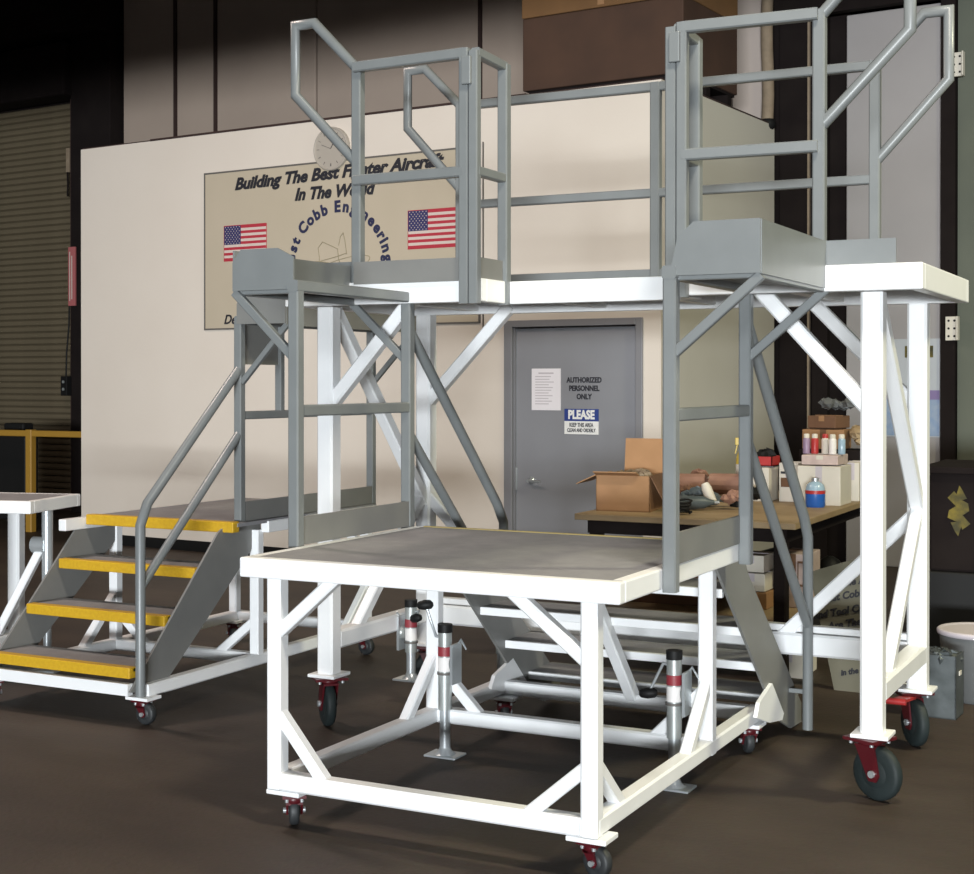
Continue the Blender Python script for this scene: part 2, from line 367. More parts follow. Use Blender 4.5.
def back_thing(name, label, cat, s, off, z):
    v = Matrix.Rotation(A5, 3, 'Z') @ Vector((s, off, 0))
    return thing(name, label, cat, (BC[0]+v.x, BC[1]+v.y, z), A5)
t = back_thing('hanging_pipe', 'tan bandaged pipe running down beside the pale pillar', 'pipe', -.035, -.09, 3.97)
pq = MB(); pq.path([(.02*math.sin(k*1.3)*.4, 0, k*.22) for k in range(16)], .055, 12)
lpart('pipe', pq, 'sling', t)
lpart('end_collar', MB().lathe((0,0,0),(0,0,-1),[(.06,0),(.075,.02),(.075,.07),(.05,.09)]), 'black', t)
for zz, xx, lab in ((4.26, 1.66, 'pale perforated bracket plate high on the dark column'), (2.05, 1.62, 'pale perforated bracket plate below the raised deck corner')):
    t = back_thing('bracket_plate', lab, 'bracket', xx, -.14, zz)
    pl = MB().box(-.055,.055,-.01,.02,-.10,.10,.003).box(.045,.055,-.05,-.01,-.10,.10)
    lpart('plate', pl, 'cream', t)
    h = MB()
    for x in (-.028,.02):
        for z in (-.065,0,.065): h.cyl((x,-.0105,z),(x,-.013,z),.010,n=8)
    lpart('holes', h, 'black', t)
t = back_thing('wall_poster', 'pale poster with violet and blue bottle print on the gray panel', 'poster', 1.18, -.056, 1.55)
lpart('sheet', MB().box(-.32,.32,-.004,.004,-.42,.42), 'posterp', t)
lpart('blue_print', MB().box(-.315,.315,-.007,-.004,-.41,-.10), 'posterb', t)
lpart('violet_band', MB().box(-.315,.315,-.007,-.004,-.10,-.02), 'posterv', t)
lpart('yellow_patch', MB().box(.02,.26,-.007,-.004,.26,.36), 'gold', t)
lpart('red_mark', MB().box(-.26,-.16,-.007,-.004,.02,.06), 'redp', t)

# roll-up door, left
d2 = structure('door_2', MB().box(-13.6, -9.02, .06, .12, 0, 5.1), 'dark', loc=BC, rotz=A5)
sl = MB(); pz = [(-.0,.0),(-.022,.012),(-.030,.035),(-.022,.062),(.0,.078)]
sl.prism([(a,b_) for a,b_ in pz]+[(.012,.078),(.012,0)], 'x', -4.5/2, 4.5/2)
sm_ = sl.mesh('slat', M['shutter'])
for k in range(64): link('slat', sm_, d2, (-11.35, .045, .02+k*.079))
lpart('bottom_bar', MB().box(-13.6,-9.05,-.0,.05,0,.08), 'brown', d2)
lpart('guide_rail', MB().box(-9.12,-9.0,-.06,.06,0,5.2), 'brown', d2)
lpart('drum_hood', MB().box(-13.7,-8.95,-.32,.06,5.1,5.75,.03), 'dark', d2)
structure('trim_2', MB().box(-8.98, -8.30, -.18, .12, 0, 7.3, .01), 'dark', loc=BC, rotz=A5)
structure('trim_3', MB().box(-14, -8.3, -.5, .1, 5.8, 7.3), 'dark', loc=BC, rotz=A5)
t = back_thing('column_sign', 'narrow pinkish red strip sign hanging on the dark column', 'sign', -8.93, -.20, 2.89)
lpart('strip', MB().box(-.06,.06,-.012,.012,-.36,.36,.003), 'signred', t)
lpart('print_marks', MB().box(-.035,-.025,-.015,-.012,-.30,.30).box(.0,.012,-.015,-.012,-.28,.25), 'cream', t)
t = back_thing('door_control_box', 'black control box hanging on its cable beside the shutter', 'control box', -9.02, -.22, 1.55)
lpart('box', MB().box(-.055,.055,-.04,.04,-.12,.12,.008), 'black', t)
lpart('cable', MB().path([(0,0,.12),(.01,0,.4),(.02,.03,.75),(.0,.06,1.2)], .010, 8), 'black', t)
lpart('button', MB().cyl((0,-.04,.05),(0,-.05,.05),.018,n=10).cyl((0,-.04,-.04),(0,-.05,-.04),.018,n=10), 'tube', t)
t = back_thing('shutter_latch', 'small pale latch high at the right edge of the shutter', 'latch', -9.18, -.03, 4.35)
lpart('plate', MB().box(-.03,.03,-.02,.04,-.15,.15,.004), 'sling', t)
lpart('chain', MB().path([(0,-.02,-.15),(.01,-.02,-.3),(0,-.02,-.45)], .012, 6), 'dark', t)

# yellow guard rail and black cabinet by the shutter
t = thing('guard_rail', 'yellow safety rail on posts in front of the shutter', 'guard rail', (-9.2, 7.3, 0))
part('rail', MB().bar((-11.2,7.3,1.05),(-8.0,7.3,1.05),.05,.065), 'yellowp', t)
for x in (-9.66, -10.9): part('post', MB().bar((x,7.3,0),(x,7.3,1.09),.085), 'yellowp', t)
t = thing('black_cabinet', 'low black cabinet behind the yellow rail', 'cabinet', (-9.95, 8.0, 0))
part('body', MB().box(-10.9,-10.15,7.72,7.92,.06,1.0,.02), 'black', t)
part('top_unit', MB().box(-10.5,-10.2,7.74,7.9,1.0,1.14,.02), 'black', t)
for x in (-10.8,-10.2):
    for y in (7.77,7.87): part('foot', MB().cyl((x,y,0),(x,y,.06),.03,n=10), 'dark', t)

# cartons on the office roof
t = wall_thing('roof_carton', 'big dark brown carton on a pallet on the office roof', 'carton', -.76, .95, 3.94)
lpart('carton', MB().box(-.74,.74,-.50,.62,.12,.73,.01), 'crate1', t)
for k in range(3): lpart('runner', MB().box(-.70,.72,-.45+k*.45,-.37+k*.45,0,.10), 'dark', t)
lpart('deck_board', MB().box(-.70,.72,-.46,.60,.10,.12), 'dark', t)
t = wall_thing('roof_carton', 'lighter brown carton stacked on the dark one above the office', 'carton', -.76, .95, 4.672)
lpart('carton', MB().box(-.745,.745,-.51,.62,0,.9,.01), 'crate2', t)
lpart('tape', MB().box(-.02,.04,-.513,-.509,.02,.88), 'card', t)

# high bay lamps (out of the picture, they carry the warm light)
for i, (x, y) in enumerate(((1.5,-1.0), (-5.5,1.5), (4.6,2.6))):
    t = thing('high_bay_lamp', ('high bay lamp above the front of the low stand', 'high bay lamp above the yellow stair', 'high bay lamp above the right side of the hall')[i], 'lamp', (x,y,6.17))
    sh = MB()
    for a,b_,c,d in ((-.72,-.68,-.34,.34),(.68,.72,-.34,.34),(-.68,.68,-.34,-.30),(-.68,.68,.30,.34)): sh.box(a,b_,c,d,-.18,.06)
    sh.box(-.72,.72,-.34,.34,.06,.10)
    lpart('shade', sh, 'lamp', t); lpart('hanger', MB().cyl((0,0,.10),(0,0,1.13),.02), 'dark', t)

# ------------------------------------------------------------------ casters, jacks
def caster_meshes(r, h, wd, key):
    yk = MB()
    yk.box(-.055*h/.2-.01, .055*h/.2+.01, -.05*h/.2-.01, .05*h/.2+.01, h-.012, h)
    yk.lathe((0,0,h-.012), (0,0,-1), [(wd*.9,0),(wd*1.0,.012),(wd*.7,.022)], 14)
    off = r*.35
    for s in (-1,1):
        x = s*(wd/2+.008)
        yk.prism([(-r*.42,h-.03),(r*.42,h-.03),(off+r*.28,r*.95),(off+r*.16,r*.72),(off-r*.16,r*.72),(off-r*.30,r*1.0)], 'x', x-.004, x+.004)
    yk.box(-wd/2-.012, wd/2+.012, -r*.42, r*.42, h-.038, h-.028)
    wh = MB().lathe((-wd/2,off,r), (1,0,0), [(r*.55,0),(r*.86,0),(r*.96,wd*.12),(r,wd*.3),(r,wd*.7),(r*.96,wd*.88),(r*.86,wd),(r*.55,wd)], 24)
    hb = MB().lathe((-wd/2-.003,off,r), (1,0,0), [(r*.16,0),(r*.5,.002),(r*.55,.006),(r*.55,wd),(r*.5,wd+.004),(r*.16,wd+.006)], 18)
    ax = MB().cyl((-wd/2-.022,off,r), (wd/2+.022,off,r), .010 if r < .07 else .014, n=10)
    bt = MB()
    for sx in (-1,1):
        for sy in (-1,1): bt.cyl((sx*.045*h/.2, sy*.04*h/.2, h-.026),(sx*.045*h/.2, sy*.04*h/.2, h-.010),.008,n=6)
    return [(yk.mesh('caster'+key, M['red'])), wh.mesh('wheel'+key, M['rubber' if r < .07 else 'tyre']), hb.mesh('hub'+key, M['rubber' if r < .07 else 'tyre']), ax.mesh('axle'+key, M['zinc']), bt.mesh('bolts'+key, M['zinc'])]
SMALL = caster_meshes(.052, .118, .036, '_small'); BIG = caster_meshes(.105, .238, .048, '_big')
def caster(root, x, y, yaw, kind=SMALL, brake=False):
    L = base(root); c = link('caster', kind[0], root, (x-L.x, y-L.y, -L.z), (0,0,yaw)); c['label'] = 'red swivel caster with dark rubber wheel'
    for nme, me in zip(('wheel','hub','axle','bolts'), kind[1:]):
        q = link(nme, me, c)
        if nme == 'bolts': q['kind'] = 'stuff'
    if brake:
        iv = Matrix.Rotation(-yaw, 3, 'Z'); p0 = iv @ Vector((0,-.04,.215)); p1 = iv @ Vector((-.02,-.27,.235))
        bm_ = MB().bar(p0,p1,.06,.014).cyl(p1+iv @ Vector((-.05,0,.004)),p1+iv @ Vector((.05,0,.004)),.014,n=10); lpart('brake_pedal', bm_, 'redp', c, 'bright red foot brake pedal')
    return c

def jack(root, x, y, side, side_vec, htop, hand, lab='galvanised screw jack with crank and red band', zf=0.0):
    """swing-up tube jack: x,y of tube; side_vec points from tube to the frame member carrying it"""
    r = .030; sv = Vector(side_vec)
    j = part('jack', MB().cyl((x,y,.20+zf*.5),(x,y,htop),r,n=18), 'tube', root, lab)
    part('inner_tube', MB().cyl((x,y,.02+zf),(x,y,.21+zf*.5),r*.78,n=16), 'zinc', j)
    part('foot_plate', MB().box(x-.075,x+.075,y-.055,y+.055,.001+zf,.010+zf,.002).lathe((x,y,.008+zf),(0,0,1),[(.05,0),(.03,.015),(.024,.03)],14), 'zinc', j)
    part('top_cap', MB().cyl((x,y,htop),(x,y,htop+.035),r*1.08,n=18), 'black', j)
    part('label_band', MB().cyl((x,y,htop-.165),(x,y,htop-.105),r*1.03,n=18,caps=False), 'label', j, 'white paper label around the tube')
    part('red_band', MB().cyl((x,y,htop-.10),(x,y,htop-.06),r*1.04,n=18,caps=False), 'labred', j)
    part('clamp_ring', MB().cyl((x,y,htop-.18),(x,y,htop-.17),r*1.15,n=18), 'bborder', j)
    q = Vector((x,y,0))+sv
    b_ = MB(); n = sv.normalized(); tt = Vector((-n.y,n.x,0.0))
    c = Vector((x,y,htop-.13))+n*.052
    b_.bar(c-Vector((0,0,.085)), c+Vector((0,0,.085)), .085, .012, .05, up=n)
    part('swivel_bracket', b_, 'zinc', j)
    part('pivot_disc', MB().lathe(c+n*-.004, tuple(-n), [(.034,0),(.034,.012),(.02,.018)], 16), 'tube', j)
    # bail-shaped pull pin
    part('pull_pin', MB().path([c+tt*.02+Vector((0,0,.08)), c+n*.015+tt*.02+Vector((0,0,.10)), c+n*.04+tt*.02+Vector((0,0,.06))], .004, 6), 'zinc', j)
    hv = Vector(hand[0])
    p0 = Vector((x,y,htop-.03)); p1 = p0+hv.normalized()*.045+Vector((0,0,.01)); p2 = p1+Vector(hand[1])
    part('crank_arm', MB().path([p0,p1,p2], .006, 8), 'zinc', j)
    dirn = (p2-p1).normalized(); g = p2
    gv = Vector(hand[2]).normalized()
    part('crank_grip', MB().lathe(g-gv*.035, tuple(gv), [(.010,0),(.020,.012),(.022,.04),(.017,.065),(.008,.072)], 12), 'black', j)
    return j

# ------------------------------------------------------------------ stand 1: low work stand in front
def sq(root, name, p0, p1, w_, m='white', h=None, label=None, up=None):
    return part(name, MB().bar(p0, p1, w_, h, up=up), m, root, label)
LS = thing('work_stand', 'low white wheeled work stand with gray deck and gray side rails in front', 'work stand', (-.723, .9, 0))
XL, XR, DX = -1.336, -.110, -1.480
ZB, TB = .168, .062
# deck
part('deck_plate', MB().box(DX+.012, -.012, .012, 1.262, .945, .964), 'grit', LS, 'gritty gray deck surface')
part('deck_edge', MB().box(DX, 0, 0, .05, .893, .9645, .006), 'white', LS)
part('deck_edge', MB().box(-.05, 0, .05, 1.275, .893, .9645, .006), 'white', LS)
part('deck_edge', MB().box(DX, DX+.05, .05, 1.275, .893, .9645, .006), 'white', LS)
part('deck_edge', MB().box(DX+.05, -.05, 1.225, 1.262, .893, .945, .004), 'white', LS)
part('deck_beam', MB().box(DX+.05, -.05, .60, .66, .90, .945), 'white', LS)
# legs
for x in (XL, XR):
    for y in (.035, 1.20): sq(LS, 'leg', (x,y,ZB-.03), (x,y,.893), .06)
# base frame
for x in (XL, XR): sq(LS, 'base_rail', (x,.03,ZB), (x,1.86,ZB), TB)
for y in (.032, 1.20, 1.83): sq(LS, 'base_rail', (XL+.03,y,ZB), (XR-.03,y,ZB), TB)
for x, y in ((XL+.04,.06), (XR-.01,.06), (XL+.04,1.80), (XR-.02,1.80)):
    part('caster_plate', MB().box(x-.07,x+.07,y-.055,y+.055,.119,.136,.003), 'white', LS)
# braces
sq(LS,'brace',(XL,.035,.69),(XL+.275,.035,.926),.045); sq(LS,'brace',(XR,.035,.69),(XR-.305,.035,.926),.045)
sq(LS,'brace',(XL,.035,.42),(XL+.215,.035,.17),.045); sq(LS,'brace',(XR,.035,.37),(XR-.235,.035,.17),.045)
sq(LS,'brace',(XR,.05,.37),(XR,.27,.18),.045); sq(LS,'brace',(XR,1.19,.42),(XR,.94,.18),.045)
sq(LS,'brace',(XL,1.19,.42),(XL,.94,.18),.045)
sq(LS,'brace',(XL,1.20,.40),(XL+.22,1.20,.18),.045); sq(LS,'brace',(XR,1.20,.40),(XR-.22,1.20,.18),.045)
sq(LS,'brace',(-.70,1.25,.90),(-.665,1.82,.19),.055,'white')
for x, y, a in ((XL+.055,.06,.62), (XR-.005,.06,-1.85), (XL+.04,1.80,.7), (XR-.01,1.80,.60)): caster(LS, x, y, a)
# deck nosing at the head of the rear stair
part('nosing', MB().box(DX+.05,-.05,1.262,1.285,.90,.968,.004), 'yelline', LS, 'worn yellow edge strip')
# rear stair: stringers, treads, gussets
for x in (XL+.035, XR+.045):
    part('stringer', MB().prism([(1.13,.905),(1.50,.905),(1.585,.80),(2.43,.10),(2.43,.012),(2.25,.02),(2.02,.11)], 'x', x-.006, x+.006), 'graydk', LS, 'wide gray sheet stringer')
for k in range(4):
    z = .965-.1915*(k+1); y0 = 1.30+.255*k
    tr = part('tread', MB().box(XL+.04, XR+.03, y0, y0+.26, z-.012, z), 'grit', LS)
    part('tread_lip', MB().box(XL+.04, XR+.03, y0-.006, y0+.02, z-.035, z+.001, .003), 'white', tr)
    part('tread_nosing', MB().box(XL+.04, XR+.03, y0+.235, y0+.265, z-.03, z+.001, .003), 'graydk', tr)
for x in (XL+.028, XR+.052):
    part('gusset', MB().prism([(1.66,.19),(1.85,.13),(2.05,.10),(2.075,.125),(1.889,.293),(1.70,.245)], 'x', x-.004, x+.014), 'white', LS)
# side rails
for sx, xp, out in ((1, .025, 1), (-1, -1.510, -1)):
    for y in (.405, 1.268): sq(LS, 'post', (xp,y,.885), (xp,y,1.985), .048, 'gray')
    sq(LS, 'mid_rail', (xp,.43,1.488), (xp,1.245,1.488), .045, 'gray', .045)
    part('toe_board', MB().box(xp-.012-sx*.018, xp-sx*.018+.002, .40, 1.29, .966, 1.075), 'graydk', LS)
    sq(LS, 'top_rail', (xp,.38,1.972), (xp,1.29,1.972), .05, 'gray', .045)
    # cantilevered ledge
    xo = xp+out*(.315 if sx > 0 else .29)
    lo, hi = min(xp,xo), max(xp,xo); zt = 2.14 if sx > 0 else 2.122
    part('ledge', MB().box(lo+.006, hi-.006, .396, 1.288, 1.976, 1.992), 'graydk', LS, 'gray cantilevered arm ledge')
    for y in (.425, 1.265): sq(LS, 'ledge_bearer', (xp,y,1.960), (xo-out*.01,y,1.960), .03, 'gray', .03)
    sq(LS, 'ledge_edge', (xo-out*.016,.408,1.958), (xo-out*.016,1.288,1.958), .03, 'gray', .03)
    part('ledge_toe_board', MB().prism([(lo,1.960),(hi,1.960),(hi,zt if sx>0 else 2.085),(hi-(0 if sx>0 else .075),zt),(lo+(.085 if sx>0 else .04),zt),(lo+(.028 if sx>0 else 0),zt-.05)], 'y', .386, .394), 'gray', LS)
    part('ledge_toe_board', MB().box(xo-.004, xo+.004, .394, 1.29, 1.958, zt-.002), 'gray', LS)
    for y in (.405, 1.268): sq(LS, 'ledge_brace', (xp+out*.015,y,1.70), (xo,y,1.955), .028, 'gray', .034)
    # stair handrail
    part('handrail', MB().path([(xp,1.28,1.83),(xp,2.15,.995),(xp,2.22,.90),(xp,2.22,.03)], .024, 12), 'gray', LS)
    part('handrail', MB().path([(xp,1.28,1.37),(xp,2.22,.50)], .022, 12), 'gray', LS)
    sq(LS, 'rail_lug', (xp,2.22,.20), (xp-sx*.09,2.22,.20), .018, 'gray', .02)
# jacks on the base rails and a third on the far side
jack(LS, -1.266, 1.165, 0, (.05,0,0), .53, ((-1,0,0),(-.05,.0,.13),(-.8,-.3,-.1)))
jack(LS, -.225, 1.14, 0, (.05,0,0), .51, ((-1,0,0),(-.055,-.02,-.12),(-1,-.2,-.1)))

# ------------------------------------------------------------------ stand 2: raised bridge platform behind
UB = thing('raised_platform', 'tall white wheeled bridge platform with gray guard rails behind the low stand', 'platform', (-.765, 1.85, 0))
UL, UR, YF, YB2 = -2.145, .705, 1.24, 2.32
ZU, ZD = 2.045, 1.945
for nm_, a in (('deck_edge',(UL,-1.13,YF,YF+.05)),('deck_edge',(-.30,UR,YF,YF+.05)),('deck_edge',(-1.13,-.30,1.50,1.55)),('deck_edge',(-1.18,-1.13,YF+.05,1.55)),('deck_edge',(-.30,-.25,YF+.05,1.55)),
               ('deck_edge',(UL,UL+.05,YF+.05,YB2-.05)),('deck_edge',(UR-.05,UR,YF+.05,YB2-.05)),('deck_edge',(UL,UR,YB2-.05,YB2))):
    part(nm_, MB().box(*a, ZD, ZU, .005), 'white', UB)
dp = MB().prism([(UL+.05,YF+.05),(-1.18,YF+.05),(-1.18,1.55),(-.25,1.55),(-.25,YF+.05),(UR-.05,YF+.05),(UR-.05,YB2-.05),(UL+.05,YB2-.05)], 'z', 2.022, 2.042)
part('deck_plate', dp, 'grit', UB)
for x in (-1.7,-1.0,-.45,.15): part('deck_beam', MB().box(x-.025,x+.025,1.56 if -1.2<x<-.25 else YF+.05,YB2-.05,1.96,2.02), 'white', UB)
UX = (-1.990, .498)
for x in UX:
    for y in (1.37, 2.285):
        sq(UB, 'leg', (x,y,.25), (x,y,ZD), .085)
        part('caster_plate', MB().box(x-.072,x+.072,y-.072,y+.072,.239,.254,.003), 'white', UB)
    sq(UB, 'base_rail', (x,1.41,.405), (x,2.25,.405), .085, h=.085)
    sq(UB, 'brace', (x,1.42,1.93), (x,2.26,.98 if x<0 else 1.06), .06)
    sq(UB, 'brace', (x,1.60,.42), (x,2.25,1.03), .052)
sq(UB, 'base_rail', (UX[0]+.04,2.285,.405), (UX[1]-.04,2.285,.405), .085, h=.10)
sq(UB, 'base_rail', (UX[0]+.04,2.285,.475), (UX[1]-.04,2.285,.475), .05, h=.03)
for x, s in ((UX[0],1), (UX[1],-1)):
    sq(UB, 'brace', (x,1.37,1.48), (x+s*.47,1.37,1.995), .06)
    sq(UB, 'brace', (x,2.285,1.48), (x+s*.49,2.285,1.985), .06)
    sq(UB, 'brace', (x,2.285,1.03), (x+s*.62,2.285,.42), .06)
caster(UB, UX[1]-.01, 1.36, -1.99, BIG); caster(UB, UX[1]-.03, 2.29, -2.5, BIG, True)
caster(UB, UX[0], 1.37, .80, BIG); caster(UB, UX[0], 2.29, -1.0, BIG)
# guard rails; front line y=1.225, rear line y=2.25
ZR, ZM, YR = 3.005, 2.50, 1.212
def up_post(x, y, z0, z1=ZR+.02, w_=.048): sq(UB, 'post', (x,y,z0), (x,y,z1), w_, 'gray')
for sx, xo, xi in ((-1,-1.765,(-1.195,-1.148)), (1,.315,(-.218,-.264))):
    up_post(xo, 1.265, ZU)
    for k, x in enumerate(xi): up_post(x, YR, 1.935, ZR+(.02 if k == 0 else .005), .043)
    part('latch', MB().box((xi[0]+xi[1])/2-.022,(xi[0]+xi[1])/2+.022,YR-.040,YR-.020,ZR-.14,ZR-.02,.004), 'gray', UB)
    sq(UB, 'top_rail', (xo,1.24,ZR), (xi[0],YR,ZR), .045, 'gray'); sq(UB, 'mid_rail', (xo,1.24,ZM), (xi[0],YR,ZM), .045, 'gray')
    part('toe_board', MB().box(min(xo,xi[0]), max(xo,xi[0]), 1.226, 1.236, ZU-.01, 2.135), 'graydk', UB)
    # return along the recess
    xr = xi[1]-sx*.02 if sx < 0 else xi[1]+.03
    xr = -1.145 if sx < 0 else -.235
    yb = 1.49 if sx < 0 else 1.42
    up_post(xr, yb, 1.94 if sx < 0 else 2.045, ZR-.0)
    sq(UB, 'top_rail', (xr,YR,ZR), (xr,yb,ZR-.01), .04, 'gray'); sq(UB, 'mid_rail', (xr,YR,ZM), (xr,yb,ZM), .04, 'gray')
    part('toe_board', MB().box(xr-.005, xr+.005, YR, yb, ZU, 2.135), 'graydk', UB)
    # rear corner post
    up_post(xo, 2.25, ZU)
    # outward guard horns, front and rear
    for y, e, zt in ((1.265,.338,3.235), (2.25,.315,3.212)):
        c = [(xo,y,2.575),(xo+sx*e,y,2.915),(xo+sx*e,y,zt),(xo+sx*(e-.105),y,zt),(xo,y,3.0)]
        part('guard_horn', MB().path(c, .023, 10), 'gray', UB, 'kinked tube horn reaching outward')
    # outboard toe boards
    a, b_ = (xo, UR-.10) if sx > 0 else (UL+.10, xo)
    part('toe_board', MB().box(a, b_, 1.256, 1.264, ZU-.005, 2.14), 'gray', UB)
for z in (ZR, ZM): sq(UB, 'back_rail', (-1.765,2.25,z), (.315,2.25,z), .042, 'gray')
sq(UB, 'back_rail', (-1.765,2.25,2.115), (.315,2.25,2.115), .03, 'gray', .045)
up_post(-.715, 2.25, ZU)
jack(UB, -1.893, 1.96, 0, (-.05,0,0), .485, ((1,0,0),(.0,-.03,-.03),(.8,-.3,.2)), zf=.12)
jack(UB, -1.62, 2.42, 0, (0,-.05,0), .66, ((1,0,0),(-.03,-.03,-.06),(.8,-.3,.2)))
# stand to the beam: small stand-off arms
part('jack_arm', MB().box(-1.66,-1.58,2.32,2.37,.40,.46), 'white', UB)

# ------------------------------------------------------------------ stand 3: left stair stand with yellow nosings
TS = thing('stair_stand', 'wheeled stair stand with four yellow-edged steps at the left', 'stair stand', (-3.27, 2.0, 0))
SL, SR = -3.75, -2.80
part('deck_plate', MB().box(-3.72,-2.74,1.68,3.02,.866,.884), 'grit', TS)
part('deck_edge', MB().box(-2.78,-2.73,1.93,3.03,.815,.876,.005), 'white', TS)
part('deck_edge', MB().box(-3.77,-3.72,1.50,3.03,.815,.876,.005), 'white', TS)
part('deck_edge', MB().box(-3.72,-2.78,2.98,3.03,.815,.866,.005), 'white', TS)
part('nosing', MB().box(-3.715,-2.745,1.645,1.70,.838,.893,.006), 'yellow', TS, 'bright yellow edge of the landing')
for k, (y, z) in enumerate(((1.455,.672),(1.225,.468),(.975,.262))):
    tr = part('tread', MB().box(-3.72,-2.83,y+.02,y+.27,z-.014,z), 'grit', TS)
    part('tread_nosing', MB().box(-3.72,-2.83,y-.008,y+.045,z-.045,z+.006,.005), 'yellow', tr, 'bright yellow step edge')
for x in (-3.735, -2.815):
    part('stringer', MB().prism([(.95,.16),(1.16,.13),(1.52,.42),(1.88,.72),(1.97,.82),(1.97,.875),(1.68,.875),(1.61,.84)], 'x', x-.006, x+.006), 'graydk', TS, 'gray sheet stringer')
for x in (SL, SR): sq(TS, 'base_rail', (x,1.035 if x > -3 else .95,.155), (x,3.05,.155), .06)
for y in (1.92, 3.02): sq(TS, 'base_rail', (SL+.03,y,.155), (SR-.03,y,.155), .06)
part('base_rail', MB().box(SL-.01,SR-.03,.955,.99,.140,.195), 'white', TS)
for x in (SL, SR):
    for y in (1.92, 3.0): sq(TS, 'leg', (x,y,.13), (x,y,.83), .056)
sq(TS,'brace',(SR,1.92,.36),(SR-.25,1.92,.16),.045); sq(TS,'brace',(SL,1.92,.36),(SL+.22,1.92,.16),.045)
sq(TS,'brace',(SL,1.90,.42),(SL,1.66,.17),.045); sq(TS,'brace',(SR,3.0,.40),(SR,2.76,.17),.045)
sq(TS,'brace',(SL+.02,3.0,.62),(SL+.26,3.0,.83),.045); sq(TS,'brace',(SR-.02,3.0,.62),(SR-.26,3.0,.83),.045)
for x, y, a in ((SL,1.03,.9),(SR,1.03,-1.6),(SL,2.98,.8),(SR,2.98,-1.7)):
    part('caster_plate', MB().box(x-.065,x+.065,y-.05,y+.05,.118,.132), 'white', TS); caster(TS, x, y, a)
# single rail side
xp = -2.80
sq(TS,'post',(xp,1.775,.86),(xp,1.775,1.925),.045,'gray'); sq(TS,'post',(xp,3.06,.86),(xp,3.06,1.925),.045,'gray')
sq(TS,'post',(xp,2.13,1.43),(xp,2.13,1.90),.040,'gray')
sq(TS,'mid_rail',(xp,1.80,1.428),(xp,3.06,1.428),.042,'gray'); sq(TS,'top_rail',(xp,1.76,1.915),(xp,3.08,1.915),.045,'gray')
part('toe_board', MB().box(xp+.01,xp+.02,1.80,3.06,.885,.985), 'graydk', TS)
part('side_panel', MB().box(xp-.004,xp+.004,1.80,2.11,1.69,1.90), 'graydk', TS, 'dark gray sheet between the posts')
part('ledge', MB().box(xp,-2.50,1.76,3.08,1.902,1.918), 'graydk', TS)
part('ledge_toe_board', MB().prism([(-2.80,1.895),(-2.50,1.895),(-2.50,2.02),(-2.54,2.055),(-2.75,2.055),(-2.80,2.00)], 'y', 1.750, 1.758), 'graydk', TS)
part('ledge_toe_board', MB().box(-2.504,-2.496,1.758,3.08,1.885,2.04), 'graydk', TS)
for y in (1.775, 3.06): sq(TS,'ledge_brace',(xp+.02,y,1.60),(-2.50,y,1.895),.028,'gray')
part('handrail', MB().path([(xp,1.765,1.66),(xp,1.06,1.03),(xp,1.01,.93),(xp,1.01,.12)], .024, 12), 'gray', TS)
part('handrail', MB().path([(xp,1.765,1.33),(xp,1.01,.64)], .022, 12), 'gray', TS)

# ------------------------------------------------------------------ stand 4: platform at the left edge of the view
PT = thing('low_platform', 'white framed low platform with gray top at the left edge behind the stair', 'platform', (-4.71, 1.59, 0), math.radians(14))
lpart('deck_plate', MB().box(-.70,.68,-.25,.25,.945,.962), 'grit', PT)
for a in ((-.72,.70,-.27,-.23),(-.72,.70,.23,.27),(-.72,-.68,-.23,.23),(.66,.70,-.23,.23)): lpart('deck_edge', MB().box(*a,.895,.963,.005), 'white', PT)
for x in (-.60,.34):
    for y in (-.19,.19):
        lpart('leg', MB().bar((x,y,.12),(x,y,.90),.075), 'white', PT)
        c = link('caster', SMALL[0], PT, (x,y,0), (0,0,.7)); c['label'] = 'red swivel caster with dark rubber wheel'
        for nme, me in zip(('wheel','hub','axle','bolts'), SMALL[1:]): link(nme, me, c)
for y in (-.19,.19): lpart('base_rail', MB().bar((-.60,y,.155),(.34,y,.155),.06), 'white', PT)
for x in (-.6,.34):
    lpart('base_rail', MB().bar((x,-.19,.155),(x,.19,.155),.06), 'white', PT)
    lpart('brace', MB().bar((x,.0,.20),(x+.28,.0,.70),.045), 'white', PT)
lj = lpart('jack', MB().cyl((.645,.0,.30),(.645,.0,.893),.03), 'zinc', PT, 'bright zinc screw jack')
lpart('inner_tube', MB().cyl((.645,.0,.02),(.645,.0,.31),.023), 'zinc', lj); lpart('foot_plate', MB().box(.575,.715,-.06,.06,.001,.012), 'zinc', lj)
lpart('swivel_bracket', MB().cyl((.56,.0,.70),(.64,.0,.70),.045), 'zinc', lj)

# ------------------------------------------------------------------ workbench and what is on it
BZ = .86
WB = thing('workbench', 'wooden topped workbench with dark steel legs beside the office', 'workbench', (-.93, 4.25, 0))
part('bench_top', MB().box(-1.56,-.30,3.22,5.45,BZ-.035,BZ,.004), 'wood', WB, 'worn wooden top')
part('apron', MB().box(-1.50,-.36,3.27,3.30,BZ-.11,BZ-.035), 'dark', WB)
for xa in (-1.50,-.39): part('apron', MB().box(xa,xa+.03,3.30,5.40,BZ-.11,BZ-.035), 'dark', WB)
for x in (-1.46,-.40):
    for y in (3.31,5.36): sq(WB,'leg',(x,y,0),(x,y,BZ-.035),.07,'dark')
part('lower_shelf', MB().box(-1.50,-.36,3.29,5.38,.30,.325), 'wood', WB)

